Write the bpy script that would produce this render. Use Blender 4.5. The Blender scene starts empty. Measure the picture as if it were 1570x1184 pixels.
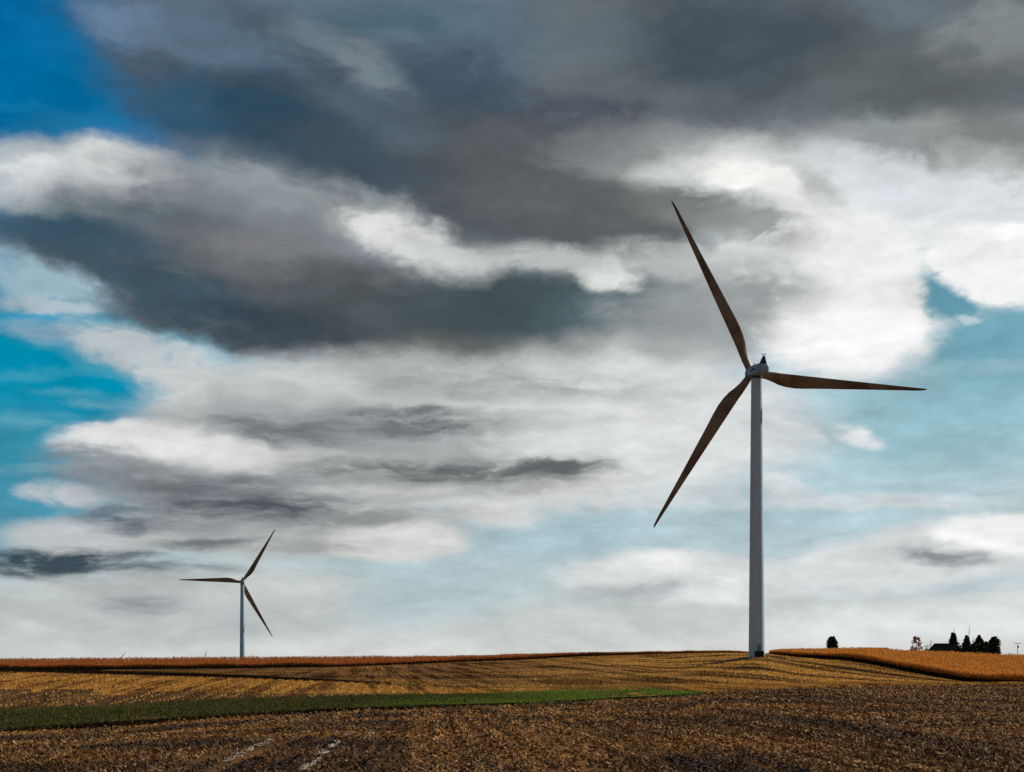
import bpy, bmesh, math, random
import numpy as np
from mathutils import Vector, Matrix, noise as mnoise
R = math.radians
rng = np.random.default_rng(7)
random.seed(7)
S = bpy.context.scene
COL = S.collection
K = 2.0              # depth scale of the place (56 mm lens)
F = 1221.0 * K       # focal length in photo pixels (photo 1570 wide)
CX, HY = 785.0, 1008.0
CAM_H = 2.5

# ------------------------------------------------------------------ camera
cam_d = bpy.data.cameras.new('camera'); cam = bpy.data.objects.new('camera', cam_d); COL.objects.link(cam)
cam.location = (0, 0, CAM_H); cam.rotation_euler = (R(90), 0, 0)
cam_d.sensor_width = 36.0; cam_d.lens = 36.0 * F / 1570.0
cam_d.shift_y = (HY - 592.0) / 1570.0
cam_d.clip_start = 0.1; cam_d.clip_end = 30000
S.camera = cam
S.view_settings.view_transform = 'Standard'; S.view_settings.look = 'None'
S.view_settings.exposure = 0.0; S.view_settings.gamma = 1.0
try: S.cycles.use_denoising = False
except Exception: pass
S.cycles.max_bounces = 6; S.cycles.diffuse_bounces = 3; S.cycles.transparent_max_bounces = 8

# ------------------------------------------------------------------ sun
SUN_AZ, SUN_EL = R(60), R(33)          # azimuth clockwise from the view direction (+Y)
sd = Vector((math.sin(SUN_AZ) * math.cos(SUN_EL), math.cos(SUN_AZ) * math.cos(SUN_EL), math.sin(SUN_EL)))
sun_d = bpy.data.lights.new('sun', 'SUN'); sun = bpy.data.objects.new('sun', sun_d); COL.objects.link(sun)
sun_d.energy = 5.0; sun_d.angle = R(0.6); sun_d.color = (1.0, 0.93, 0.82)
sun.rotation_euler = (-sd).to_track_quat('-Z', 'Y').to_euler()

# ------------------------------------------------------------------ sky (world): Nishita with layered clouds by direction
def lin(c): return tuple(((v / 255.0) / 12.92 if v / 255.0 <= 0.04045 else ((v / 255.0 + 0.055) / 1.055) ** 2.4) for v in c)
def azel(px, py):
    x = (px - CX) / F; z = (HY - py) / F
    return math.atan2(x, 1.0), math.atan2(z, math.hypot(x, 1.0))
CLOUDS = [  # centre, radii (as angles seen from the field, in px of 1/1221 rad), tilt, colour, opacity, softness
 (20,110,330,330,0,(0,102,158),1,.8),(120,150,170,200,0,(0,108,158),.8,.9),(60,600,330,230,0,(0,138,172),1,.7),
 (0,740,260,160,0,(58,144,170),.9,.8),(1500,520,300,190,0,(116,167,184),1,.8),(1440,640,350,130,0,(146,188,199),.85,.9),(1250,760,420,90,0,(172,200,208),.7,.9),
 (620,900,260,90,0,(178,198,205),.7,.9),(850,800,240,80,0,(170,196,204),.95,.8),
 # high dark deck
 (1150,210,420,90,0,(146,152,154),1,.5),(1480,230,260,170,0,(150,156,156),1,.5),(90,185,130,26,-6,(36,116,158),.6,1),(30,160,90,14,4,(24,122,168),.5,1),(40,575,160,14,-3,(70,158,182),.6,1),(110,600,120,14,4,(96,168,186),.5,1),(40,645,150,20,0,(100,166,186),.7,1),(70,720,130,16,-2,(130,175,190),.6,1),(120,540,120,20,6,(96,162,186),.6,1),(60,60,90,60,30,(20,112,166),.4,1),(150,565,80,16,10,(90,165,186),.5,1),(820,400,460,130,8,(146,152,155),1,.5),(330,440,400,110,12,(100,110,116),1,.45),(820,545,420,60,0,(150,155,156),1,.6),
 (1160,30,1000,215,0,(98,106,112),1,.4),(480,40,430,170,5,(92,112,130),1,.45),(560,210,500,170,17,(68,82,94),1,.5),
 (860,290,330,150,10,(86,92,96),1,.6),(185,35,110,50,10,(112,136,165),.7,.9),(330,70,200,60,15,(96,120,140),.7,.9),
 (560,100,130,55,28,(114,127,136),.9,1),(470,60,70,40,10,(110,128,140),.5,1),(600,30,130,40,0,(66,98,108),.6,1),
 (720,120,150,80,10,(62,80,96),.7,1),(400,200,150,110,20,(44,76,98),.85,.9),(280,170,90,90,0,(40,86,114),.7,1),
 (560,170,170,50,20,(88,102,114),.6,1),(520,240,200,60,15,(64,78,90),.7,1),(1130,70,280,120,0,(66,78,88),.9,.9),
 (900,60,150,70,0,(98,112,120),.6,1),(1400,120,260,90,0,(92,99,100),.9,.9),(1540,50,160,90,0,(134,141,141),.8,1),
 (1380,20,120,40,0,(104,118,130),.6,1),(900,180,140,60,0,(72,78,90),.7,1),
 # bright break on the right
 (1190,290,320,95,8,(206,210,208),1,.6),(950,225,170,50,-5,(124,131,132),.8,1),(1430,310,260,110,20,(214,220,224),1,.6),
 (1500,245,150,60,30,(168,172,168),.8,.9),(1380,215,180,45,10,(140,147,147),.9,1),(1530,195,120,40,0,(120,126,126),.8,1),
 (1530,330,150,110,10,(222,226,230),.9,.8),(1150,272,140,40,12,(245,245,242),1,.9),(900,315,220,65,10,(96,100,102),.9,.9),
 (1090,330,180,50,12,(116,122,120),1,.9),(1265,300,75,35,35,(170,174,172),.85,.9),
 (1270,440,260,160,15,(226,229,228),1,.5),(1130,470,200,90,-12,(158,164,164),.9,1),(1150,345,160,40,10,(136,141,139),.85,1),(1300,505,165,90,0,(246,246,245),.95,.6),(1330,380,140,80,0,(240,241,240),.9,.8),
 (1450,450,60,62,0,(100,156,174),1,.6),(1495,525,90,60,0,(116,167,184),1,.8),(1500,560,160,16,-3,(160,194,204),.5,1),(1530,410,135,70,15,(243,244,244),1,.5),(1470,490,24,12,10,(190,208,215),.8,.8),
 # long grey roll from the left
 (150,290,290,90,10,(170,180,184),1,.35),(190,262,130,62,15,(232,234,234),1,.8),(55,268,95,52,0,(214,219,222),.95,.8),
 (480,370,440,130,18,(126,133,138),1,.65),(400,290,150,50,18,(144,152,156),.8,.9),(620,365,175,60,18,(222,224,221),.95,1),
 (700,398,170,50,16,(202,206,205),.85,1),(560,300,80,30,20,(150,158,160),.7,1),(250,355,280,70,12,(88,100,109),.9,.9),(330,388,220,60,5,(104,108,113),.8,.9),
 (420,400,150,60,10,(126,127,131),.8,1),(520,425,200,40,10,(106,110,114),.85,.9),(120,370,230,56,12,(64,88,104),1,.9),(60,355,110,35,8,(58,86,106),.7,1),
 (560,490,480,105,5,(78,85,89),1,.85),(260,455,280,66,16,(64,84,98),1,1),(420,505,220,55,6,(58,70,80),.8,1),
 (780,470,240,75,0,(70,84,88),1,.7),(960,475,170,70,-5,(78,98,104),.95,.8),(700,545,260,45,0,(96,100,100),.9,.9),
 (900,550,200,45,-3,(118,124,122),.7,1),(1070,500,140,90,-5,(154,161,162),.8,1),
 (930,430,65,35,10,(230,233,229),.95,.8),(860,402,140,34,10,(196,200,199),.8,1),(1050,398,210,45,0,(200,204,203),.75,1),(1070,480,240,90,-10,(150,156,157),.65,1),
 (60,440,130,58,15,(156,184,198),.95,.8),(60,470,110,25,5,(178,192,200),.8,.9),(50,496,100,14,5,(50,152,190),.8,.9),
 (90,520,150,28,10,(132,167,187),.9,.9),(200,535,130,42,15,(192,200,203),.95,.8),
 # middle pale layers
 (540,665,400,150,0,(190,193,193),1,.4),(950,650,370,150,0,(212,216,216),1,.55),(300,590,130,65,10,(202,206,206),.95,.8),
 (500,590,240,40,5,(206,209,208),.7,1),(980,620,200,80,0,(226,228,228),.8,.9),(160,615,100,14,0,(120,175,195),.6,1),
 (260,692,210,52,5,(218,219,218),1,.4),(360,690,200,40,5,(228,228,227),.9,.8),(520,652,290,44,3,(106,111,113),1,.9),
 (640,640,140,22,0,(88,97,100),.85,.9),(250,740,250,44,3,(112,118,124),1,.9),(120,722,90,25,0,(140,155,165),.8,.9),
 (700,720,340,30,1,(98,104,105),1,.9),(860,713,120,20,0,(90,96,98),.9,1),(420,735,260,20,0,(140,143,146),.7,.9),(150,700,130,34,0,(128,138,146),.85,.9),(230,805,200,22,0,(118,124,128),.85,.9),(640,690,200,18,0,(168,170,170),.7,.9),(520,748,200,22,0,(142,145,146),.8,1),
 (420,776,280,36,2,(76,82,88),1,.9),(190,796,100,30,8,(66,82,96),1,.9),(860,748,170,45,0,(222,223,221),.95,.7),
 (745,785,120,36,5,(212,214,212),.95,.7),(100,757,95,24,5,(198,204,208),.95,.8),
 (980,700,260,50,0,(226,228,228),.7,.9),(1020,760,180,30,0,(206,214,217),.7,.9),(560,700,180,22,2,(196,198,198),.8,.9),(700,600,260,30,4,(176,180,181),.8,.9),(400,625,180,26,6,(168,172,174),.8,.9),(820,650,200,26,0,(188,191,191),.7,.9),(560,790,260,22,0,(150,153,154),.8,.9),(260,765,160,22,4,(108,116,122),.85,.9),(120,800,110,16,0,(150,158,163),.8,.9),(600,760,120,16,2,(176,178,178),.8,.9),(330,655,90,22,0,(160,165,168),.7,1),(130,828,190,42,2,(190,196,198),1,.6),(90,863,240,30,1,(58,74,86),1,.8),(330,835,160,18,0,(116,122,126),.85,.9),
 (500,815,260,36,0,(176,178,176),.8,.9),(450,812,330,62,0,(184,187,186),.95,.6),(600,832,140,38,0,(208,209,206),1,.5),(640,822,60,18,0,(218,219,216),.9,.8),(340,800,180,24,0,(136,140,142),.8,.9),(470,838,150,16,0,(162,165,165),.8,.9),(230,895,200,25,0,(180,184,184),.9,.9),
 (200,935,520,90,0,(184,190,190),.85,.9),(430,905,200,60,0,(198,201,197),.6,1),(220,925,100,20,0,(152,158,161),.7,1),
 (40,967,60,18,0,(208,211,210),.7,1),
 # right low clouds
 (1050,885,240,52,2,(220,223,223),1,.5),(980,907,130,24,-3,(176,183,185),.85,.9),(1020,858,70,25,5,(234,236,236),.9,.8),
 (1420,855,290,62,-8,(216,220,221),1,.5),(1530,822,130,38,0,(240,241,241),1,.5),(1440,853,120,24,5,(146,152,155),1,.9),
 (1400,955,420,55,-5,(224,227,227),.95,.8),(1450,905,150,18,-5,(186,201,207),.6,1),
 (1292,662,46,24,14,(232,234,235),.95,.9),(1322,674,44,18,6,(224,228,230),.85,.9),(1215,650,50,20,35,(218,223,225),.85,.8),(1330,772,340,20,1,(210,218,220),.85,.9),
 (1200,745,60,30,20,(216,220,221),.8,.9),(785,1003,1100,36,0,(214,217,215),.6,1),
 (740,585,320,44,2,(158,162,163),.85,1),(430,600,170,26,4,(178,182,183),.7,1),(1010,600,160,30,-4,(196,200,200),.7,1),
 (330,745,330,70,2,(146,151,155),.85,1),(520,660,340,60,3,(158,162,164),.8,1),(700,735,330,46,1,(166,169,169),.8,1),(330,800,300,44,1,(150,155,158),.8,1),(300,690,200,34,5,(222,223,222),.9,.9),(180,668,90,26,-6,(226,227,226),.9,.9),(480,752,180,16,1,(190,192,192),.7,1),(600,752,150,14,1,(204,206,205),.7,1),
 # thin dark streaks lying over the pale layers on the left
 (620,648,230,36,3,(104,111,114),.9,1.05),(440,660,170,30,6,(110,116,120),.85,1),(690,719,320,28,1,(98,104,106),.95,1.05),(860,713,110,20,-2,(90,96,98),.9,1),
 (410,776,270,38,2,(78,85,91),.95,1.05),(190,792,120,34,8,(82,94,105),.85,1.1),(300,742,240,30,2,(108,114,119),.85,1),(560,792,150,18,0,(138,141,142),.8,1),
 (330,834,120,18,0,(108,114,119),.85,1),(90,862,250,34,1,(62,76,87),.95,1),(300,872,130,16,2,(120,126,130),.7,1),(200,930,90,18,0,(146,152,156),.7,1),
 (150,655,60,14,-4,(226,227,226),.8,.9),(230,672,140,22,6,(224,225,224),.8,1),(680,828,30,10,0,(214,215,213),.7,.9),
]
W = bpy.data.worlds.new('World'); S.world = W; W.use_nodes = True
def build_sky():
    nt = W.node_tree; nt.nodes.clear(); N = nt.nodes; L = nt.links
    def node(t, **k):
        n = N.new(t)
        for a, b in k.items(): setattr(n, a, b)
        return n
    def math_(op, a, b=None, c=None):
        n = node('ShaderNodeMath', operation=op)
        for i, v in enumerate((a, b, c)):
            if v is None: continue
            if isinstance(v, (int, float)): n.inputs[i].default_value = v
            else: L.new(v, n.inputs[i])
        return n.outputs[0]
    tc = node('ShaderNodeTexCoord'); sep = node('ShaderNodeSeparateXYZ'); L.new(tc.outputs['Generated'], sep.inputs[0])
    az = math_('ARCTAN2', sep.outputs[0], sep.outputs[1]); el = math_('ARCSINE', sep.outputs[2])
    P = node('ShaderNodeCombineXYZ'); L.new(az, P.inputs[0]); L.new(el, P.inputs[1])
    # billowing displacement of the cloud shapes
    def warp(scale, stretch, detail, rough, amp):
        mp = node('ShaderNodeMapping'); mp.inputs['Scale'].default_value = (1, stretch, 1); L.new(P.outputs[0], mp.inputs[0])
        nz = node('ShaderNodeTexNoise'); nz.inputs['Scale'].default_value = scale; nz.inputs['Detail'].default_value = detail
        nz.inputs['Roughness'].default_value = rough; L.new(mp.outputs[0], nz.inputs['Vector'])
        s = node('ShaderNodeVectorMath', operation='SUBTRACT'); L.new(nz.outputs['Color'], s.inputs[0]); s.inputs[1].default_value = (.5, .5, .5)
        m = node('ShaderNodeVectorMath', operation='MULTIPLY'); L.new(s.outputs[0], m.inputs[0]); m.inputs[1].default_value = (amp, amp * .5, 0)
        return m.outputs[0], nz
    w1, n1 = warp(12.0, 2.2, 4.0, .5, .044)
    w2, n2 = warp(44.0, 1.5, 8.0, .62, .024)
    yf = node('ShaderNodeMapRange'); L.new(el, yf.inputs[0]); yf.inputs[1].default_value = .02; yf.inputs[2].default_value = .22; yf.inputs[3].default_value = .35; yf.inputs[4].default_value = 1.0
    yc = node('ShaderNodeCombineXYZ'); yc.inputs[0].default_value = 1; L.new(yf.outputs[0], yc.inputs[1])
    def flat(w):
        m = node('ShaderNodeVectorMath', operation='MULTIPLY'); L.new(w, m.inputs[0]); L.new(yc.outputs[0], m.inputs[1]); return m.outputs[0]
    w1, w2 = flat(w1), flat(w2)
    a1 = node('ShaderNodeVectorMath', operation='ADD'); L.new(P.outputs[0], a1.inputs[0]); L.new(w1, a1.inputs[1])
    a2 = node('ShaderNodeVectorMath', operation='ADD'); L.new(a1.outputs[0], a2.inputs[0]); L.new(w2, a2.inputs[1])
    PW = a2.outputs[0]
    rg = node('ShaderNodeTexNoise'); rg.inputs['Scale'].default_value = 38; rg.inputs['Detail'].default_value = 9; rg.inputs['Roughness'].default_value = .62; rg.inputs['Distortion'].default_value = .3
    rgm = node('ShaderNodeMapping'); rgm.inputs['Scale'].default_value = (1, 2.0, 1); L.new(a1.outputs[0], rgm.inputs[0]); L.new(rgm.outputs[0], rg.inputs['Vector'])
    RAG = math_('MULTIPLY_ADD', rg.outputs[0], 3.4, -.5)      # ragged factor about 1
    BODY = math_('MULTIPLY_ADD', rg.outputs[0], 1.3, .45)
    rs_ = node('ShaderNodeTexNoise'); rs_.inputs['Scale'].default_value = 26; rs_.inputs['Detail'].default_value = 8; rs_.inputs['Roughness'].default_value = .6
    rsm = node('ShaderNodeMapping'); rsm.inputs['Scale'].default_value = (1, 5.0, 1); rsm.inputs['Location'].default_value = (.3, .7, 0); L.new(PW, rsm.inputs[0]); L.new(rsm.outputs[0], rs_.inputs['Vector'])
    STREAK = math_('MULTIPLY_ADD', rs_.outputs[0], 3.2, -.75)
    MID = math_('MULTIPLY_ADD', rg.outputs[0], 2.6, -.3)
    # clear-air base
    rp = node('ShaderNodeValToRGB'); e = rp.color_ramp.elements
    stops = [(1010,(206,210,207)),(940,(198,206,206)),(860,(178,201,208)),(760,(184,205,212)),(600,(164,198,210)),(480,(100,165,190)),(250,(30,118,170)),(-400,(10,80,150))]
    for i, (py, c) in enumerate(stops):
        p = max(0.0, azel(CX, py)[1]) / 1.0
        x = e[i] if i < 2 else e.new(p)
        x.position = p; x.color = lin(c) + (1,)
    L.new(el, rp.inputs[0])
    sky = node('ShaderNodeTexSky', sky_type='NISHITA', sun_disc=False, sun_elevation=SUN_EL, sun_rotation=SUN_AZ)
    def mixc(fac, a, b):
        m = node('ShaderNodeMix', data_type='RGBA', clamp_factor=True)
        if isinstance(fac, float): m.inputs[0].default_value = fac
        else: L.new(fac, m.inputs[0])
        for s, v in ((6, a), (7, b)):
            if isinstance(v, tuple): m.inputs[s].default_value = v + (1,)
            else: L.new(v, m.inputs[s])
        return m.outputs[2]
    ns = node('ShaderNodeVectorMath', operation='SCALE'); L.new(sky.outputs[0], ns.inputs[0]); ns.inputs['Scale'].default_value = .1
    col = mixc(.92, ns.outputs[0], rp.outputs[0])
    # general broken overcast over the rest of the sky
    outm = node('ShaderNodeMapRange', interpolation_type='SMOOTHSTEP'); L.new(math_('ABSOLUTE', az), outm.inputs[0])
    outm.inputs[1].default_value = .36; outm.inputs[2].default_value = .60
    outv = node('ShaderNodeMapRange', interpolation_type='SMOOTHSTEP'); L.new(el, outv.inputs[0])
    outv.inputs[1].default_value = .44; outv.inputs[2].default_value = .65
    om = math_('MAXIMUM', outm.outputs[0], outv.outputs[0])
    gn = node('ShaderNodeTexNoise'); gn.inputs['Scale'].default_value = 2.2; gn.inputs['Detail'].default_value = 5
    gm = node('ShaderNodeMapping'); gm.inputs['Scale'].default_value = (1, 1, 2.2); L.new(tc.outputs['Generated'], gm.inputs[0]); L.new(gm.outputs[0], gn.inputs['Vector'])
    gr = node('ShaderNodeValToRGB'); ge = gr.color_ramp.elements
    ge[0].position = .36; ge[0].color = lin((60, 110, 150)) + (1,); ge[1].position = .46; ge[1].color = lin((140, 146, 150)) + (1,)
    x = ge.new(.55); x.color = lin((98, 104, 110)) + (1,); x = ge.new(.68); x.color = lin((58, 65, 74)) + (1,)
    L.new(gn.outputs[0], gr.inputs[0])
    for (cx, cy, rx, ry, ang, c, op, s) in CLOUDS:
        a0, e0 = azel(cx, cy); ca, sa = math.cos(R(ang)), math.sin(R(ang))
        ax, ex = azel(cx + 4 * ca, cy + 4 * sa); ay, ey = azel(cx - 4 * -sa * -1, cy - 4 * ca)
        ux, uy = (ax - a0) / 4, (ex - e0) / 4
        lx = math.hypot(ux, uy) * rx; rot = math.atan2(uy, ux)
        ly = math.hypot((ay - a0) / 4, (ey - e0) / 4) * ry
        mp = node('ShaderNodeMapping', vector_type='TEXTURE'); L.new(PW, mp.inputs[0])
        mp.inputs['Location'].default_value = (a0, e0, 0); mp.inputs['Rotation'].default_value = (0, 0, rot); mp.inputs['Scale'].default_value = (lx, ly, 1)
        g = node('ShaderNodeTexGradient', gradient_type='SPHERICAL'); L.new(mp.outputs[0], g.inputs[0])
        mr = node('ShaderNodeMapRange', interpolation_type='SMOOTHSTEP'); L.new(math_('MULTIPLY', g.outputs[1], STREAK if ry < 46 and cy > 560 and sum(c) < 500 else BODY if (s <= .6 and rx > 150) or (s <= .9 and rx >= 230) or c[2] - c[0] > 55 else MID if ry < 46 and cy > 560 else RAG), mr.inputs[0])
        mr.inputs[1].default_value = 0.0; mr.inputs[2].default_value = s * .9; mr.inputs[4].default_value = op
        col = mixc(mr.outputs[0], col, lin(c))
    # soft inner structure of the cloud body
    tn = node('ShaderNodeTexNoise'); tn.inputs['Scale'].default_value = 17; tn.inputs['Detail'].default_value = 9; tn.inputs['Roughness'].default_value = .62
    tm = node('ShaderNodeMapping'); tm.inputs['Scale'].default_value = (1, 2.3, 1); L.new(PW, tm.inputs[0]); L.new(tm.outputs[0], tn.inputs['Vector'])
    k = node('ShaderNodeMapRange'); L.new(tn.outputs[0], k.inputs[0]); k.inputs[1].default_value = .25; k.inputs[2].default_value = .75
    k.inputs[3].default_value = .80; k.inputs[4].default_value = 1.18
    sc = node('ShaderNodeVectorMath', operation='SCALE'); L.new(col, sc.inputs[0]); L.new(k.outputs[0], sc.inputs['Scale'])
    sn = node('ShaderNodeTexNoise'); sn.inputs['Scale'].default_value = 30; sn.inputs['Detail'].default_value = 8; sn.inputs['Roughness'].default_value = .6
    sm = node('ShaderNodeMapping'); sm.inputs['Scale'].default_value = (1, 3.8, 1); L.new(PW, sm.inputs[0]); L.new(sm.outputs[0], sn.inputs['Vector'])
    lowf = node('ShaderNodeMapRange', interpolation_type='SMOOTHSTEP'); L.new(el, lowf.inputs[0]); lowf.inputs[1].default_value = .235; lowf.inputs[2].default_value = .10; lowf.inputs[3].default_value = .12; lowf.inputs[4].default_value = .42
    near0 = node('ShaderNodeMapRange'); L.new(el, near0.inputs[0]); near0.inputs[1].default_value = 0; near0.inputs[2].default_value = .05; near0.inputs[3].default_value = .3
    la = math_('MULTIPLY', lowf.outputs[0], near0.outputs[0])
    kk = math_('MULTIPLY_ADD', math_('SUBTRACT', sn.outputs[0], .53), la, 1.0)
    sc2 = node('ShaderNodeVectorMath', operation='SCALE'); L.new(sc.outputs[0], sc2.inputs[0]); L.new(kk, sc2.inputs['Scale']); sc = sc2
    fin = mixc(om, sc.outputs[0], gr.outputs[0])
    up = node('ShaderNodeVectorMath', operation='SCALE'); L.new(fin, up.inputs[0]); up.inputs['Scale'].default_value = 10.0
    bg = node('ShaderNodeBackground'); L.new(up.outputs[0], bg.inputs[0]); bg.inputs[1].default_value = .1
    out = node('ShaderNodeOutputWorld'); L.new(bg.outputs[0], out.inputs[0])
    try: W.cycles.sampling_method = 'MANUAL'; W.cycles.sample_map_resolution = 256
    except Exception: pass
build_sky()

# ------------------------------------------------------------------ helpers
def tag(o, label=None, cat=None, group=None, kind=None):
    if label: o['label'] = label
    if cat: o['category'] = cat
    if group: o['group'] = group
    if kind: o['kind'] = kind
    return o
def link(o, parent=None):
    COL.objects.link(o)
    if parent: o.parent = parent
    return o
def empty(name, loc, rz=0, **k):
    o = link(bpy.data.objects.new(name, None)); o.location = loc; o.rotation_euler = (0, 0, rz)
    o.empty_display_size = 1; return tag(o, **k)
def np_mesh(name, verts, faces, mat, parent=None, smooth=False, midx=None):
    """verts (n,3), faces (m,k) with a constant k"""
    verts = np.asarray(verts, dtype=np.float32); faces = np.asarray(faces, dtype=np.int32)
    me = bpy.data.meshes.new(name); k = faces.shape[1]
    me.vertices.add(len(verts)); me.vertices.foreach_set('co', verts.ravel())
    me.loops.add(faces.size); me.loops.foreach_set('vertex_index', faces.ravel())
    me.polygons.add(len(faces)); me.polygons.foreach_set('loop_start', np.arange(0, faces.size, k, dtype=np.int32))
    for m in (mat if isinstance(mat, list) else [mat]): me.materials.append(m)
    if midx is not None: me.polygons.foreach_set('material_index', np.asarray(midx, dtype=np.int32))
    me.polygons.foreach_set('use_smooth', np.full(len(faces), smooth, dtype=bool))
    me.update(calc_edges=True); me.validate()
    return link(bpy.data.objects.new(name, me), parent)
class MB:
    """collects shapes into one mesh"""
    def __init__(s): s.v = []; s.f = []
    def add(s, v, f):
        b = len(s.v); s.v += [tuple(p) for p in v]; s.f += [tuple(i + b for i in q) for q in f]; return s
    def box(s, x0, x1, y0, y1, z0, z1, M=None):
        v = [Vector(p) for p in ((x0,y0,z0),(x1,y0,z0),(x1,y1,z0),(x0,y1,z0),(x0,y0,z1),(x1,y0,z1),(x1,y1,z1),(x0,y1,z1))]
        if M: v = [M @ p for p in v]
        return s.add(v, [(0,3,2,1),(4,5,6,7),(0,1,5,4),(1,2,6,5),(2,3,7,6),(3,0,4,7)])
    def rings(s, rings, cap=True):
        n = len(rings[0]); v = [p for r in rings for p in r]; f = []
        for i in range(len(rings) - 1):
            for j in range(n):
                f.append((i*n+j, i*n+(j+1)%n, (i+1)*n+(j+1)%n, (i+1)*n+j))
        if cap: f.append(tuple(range(n-1, -1, -1))); f.append(tuple((len(rings)-1)*n + j for j in range(n)))
        return s.add(v, f)
    def tube(s, pts, rad, n=8):
        pts = [Vector(p) for p in pts]; rings = []
        for i, p in enumerate(pts):
            d = (pts[min(i+1, len(pts)-1)] - pts[max(i-1, 0)]).normalized()
            a = d.orthogonal().normalized() if abs(d.z) < .95 else Vector((1,0,0)); a = (a - d * a.dot(d)).normalized(); b = d.cross(a)
            r = rad[i] if isinstance(rad, (list, tuple)) else rad
            rings.append([p + (a*math.cos(t*2*math.pi/n) + b*math.sin(t*2*math.pi/n)) * r for t in range(n)])
        return s.rings(rings)
    def lathe(s, prof, n=32, M=None):
        rings = [[(r*math.cos(2*math.pi*t/n), r*math.sin(2*math.pi*t/n), z) for t in range(n)] for r, z in prof]
        if M: rings = [[M @ Vector(p) for p in r] for r in rings]
        return s.rings(rings)
    def build(s, name, mat, parent=None, smooth=False, bevel=0, sharp=40):
        me = bpy.data.meshes.new(name); me.from_pydata(s.v, [], s.f); me.materials.append(mat); me.update()
        bm = bmesh.new(); bm.from_mesh(me); bmesh.ops.recalc_face_normals(bm, faces=bm.faces)
        if bevel: bmesh.ops.bevel(bm, geom=bm.edges[:], offset=bevel, segments=2, affect='EDGES', profile=.6)
        bm.to_mesh(me); bm.free()
        o = link(bpy.data.objects.new(name, me), parent)
        if smooth:
            for p in me.polygons: p.use_smooth = True
            try: me.set_sharp_from_angle(angle=R(sharp))
            except Exception: pass
        return o

# ------------------------------------------------------------------ materials
def mat(name, base, rough=.8, var=None, scale=1.0, detail=6, stretch=(1,1,1), coord='Object', lo=.4, hi=.6, bump=0, bump_scale=None, metal=0, trans=0, extra=None, random_isl=None, spec=.0):
    m = bpy.data.materials.new(name); m.use_nodes = True; nt = m.node_tree; nt.nodes.clear(); N = nt.nodes; L = nt.links
    out = N.new('ShaderNodeOutputMaterial'); b = N.new('ShaderNodeBsdfPrincipled')
    b.inputs['Roughness'].default_value = rough; b.inputs['Metallic'].default_value = metal; b.inputs['Specular IOR Level'].default_value = spec
    b.inputs['Base Color'].default_value = tuple(base) + (1,)
    tc = N.new('ShaderNodeTexCoord'); mp = N.new('ShaderNodeMapping'); L.new(tc.outputs[coord], mp.inputs[0]); mp.inputs['Scale'].default_value = stretch
    col = None
    if var is not None:
        nz = N.new('ShaderNodeTexNoise'); nz.inputs['Scale'].default_value = scale; nz.inputs['Detail'].default_value = detail; nz.inputs['Roughness'].default_value = .6
        L.new(mp.outputs[0], nz.inputs['Vector'])
        mr = N.new('ShaderNodeMapRange'); L.new(nz.outputs[0], mr.inputs[0]); mr.inputs[1].default_value = lo; mr.inputs[2].default_value = hi
        mx = N.new('ShaderNodeMix'); mx.data_type = 'RGBA'; L.new(mr.outputs[0], mx.inputs[0]); mx.inputs[6].default_value = tuple(base) + (1,); mx.inputs[7].default_value = tuple(var) + (1,)
        col = mx.outputs[2]
    if random_isl is not None:
        g = N.new('ShaderNodeNewGeometry'); cr = N.new('ShaderNodeValToRGB'); L.new(g.outputs['Random Per Island'], cr.inputs[0]); cr.color_ramp.interpolation = 'LINEAR'
        e = cr.color_ramp.elements
        for i, c in enumerate(random_isl):
            p = i / (len(random_isl) - 1)
            x = e[0] if i == 0 else (e[len(e)-1] if i == len(random_isl) - 1 else e.new(p))
            x.position = p; x.color = tuple(c) + (1,)
        col2 = cr.outputs[0]
        if col is not None:
            mx = N.new('ShaderNodeMix'); mx.data_type = 'RGBA'; mx.inputs[0].default_value = .6; L.new(col, mx.inputs[6]); L.new(col2, mx.inputs[7]); col = mx.outputs[2]
        else: col = col2
    if extra: col = extra(nt, mp, tc, col) or col
    if col is not None: L.new(col, b.inputs['Base Color'])
    if bump:
        bn = N.new('ShaderNodeTexNoise'); bn.inputs['Scale'].default_value = bump_scale or scale * 3; bn.inputs['Detail'].default_value = 5; L.new(mp.outputs[0], bn.inputs['Vector'])
        bp = N.new('ShaderNodeBump'); bp.inputs['Strength'].default_value = 1; bp.inputs['Distance'].default_value = bump; L.new(bn.outputs[0], bp.inputs['Height']); L.new(bp.outputs[0], b.inputs['Normal'])
    if trans:
        t = N.new('ShaderNodeBsdfTranslucent'); mx = N.new('ShaderNodeMixShader'); mx.inputs[0].default_value = trans
        if col is not None: L.new(col, t.inputs[0])
        else: t.inputs[0].default_value = tuple(base) + (1,)
        L.new(b.outputs[0], mx.inputs[1]); L.new(t.outputs[0], mx.inputs[2]); L.new(mx.outputs[0], out.inputs[0])
    else: L.new(b.outputs[0], out.inputs[0])
    return m
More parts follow.
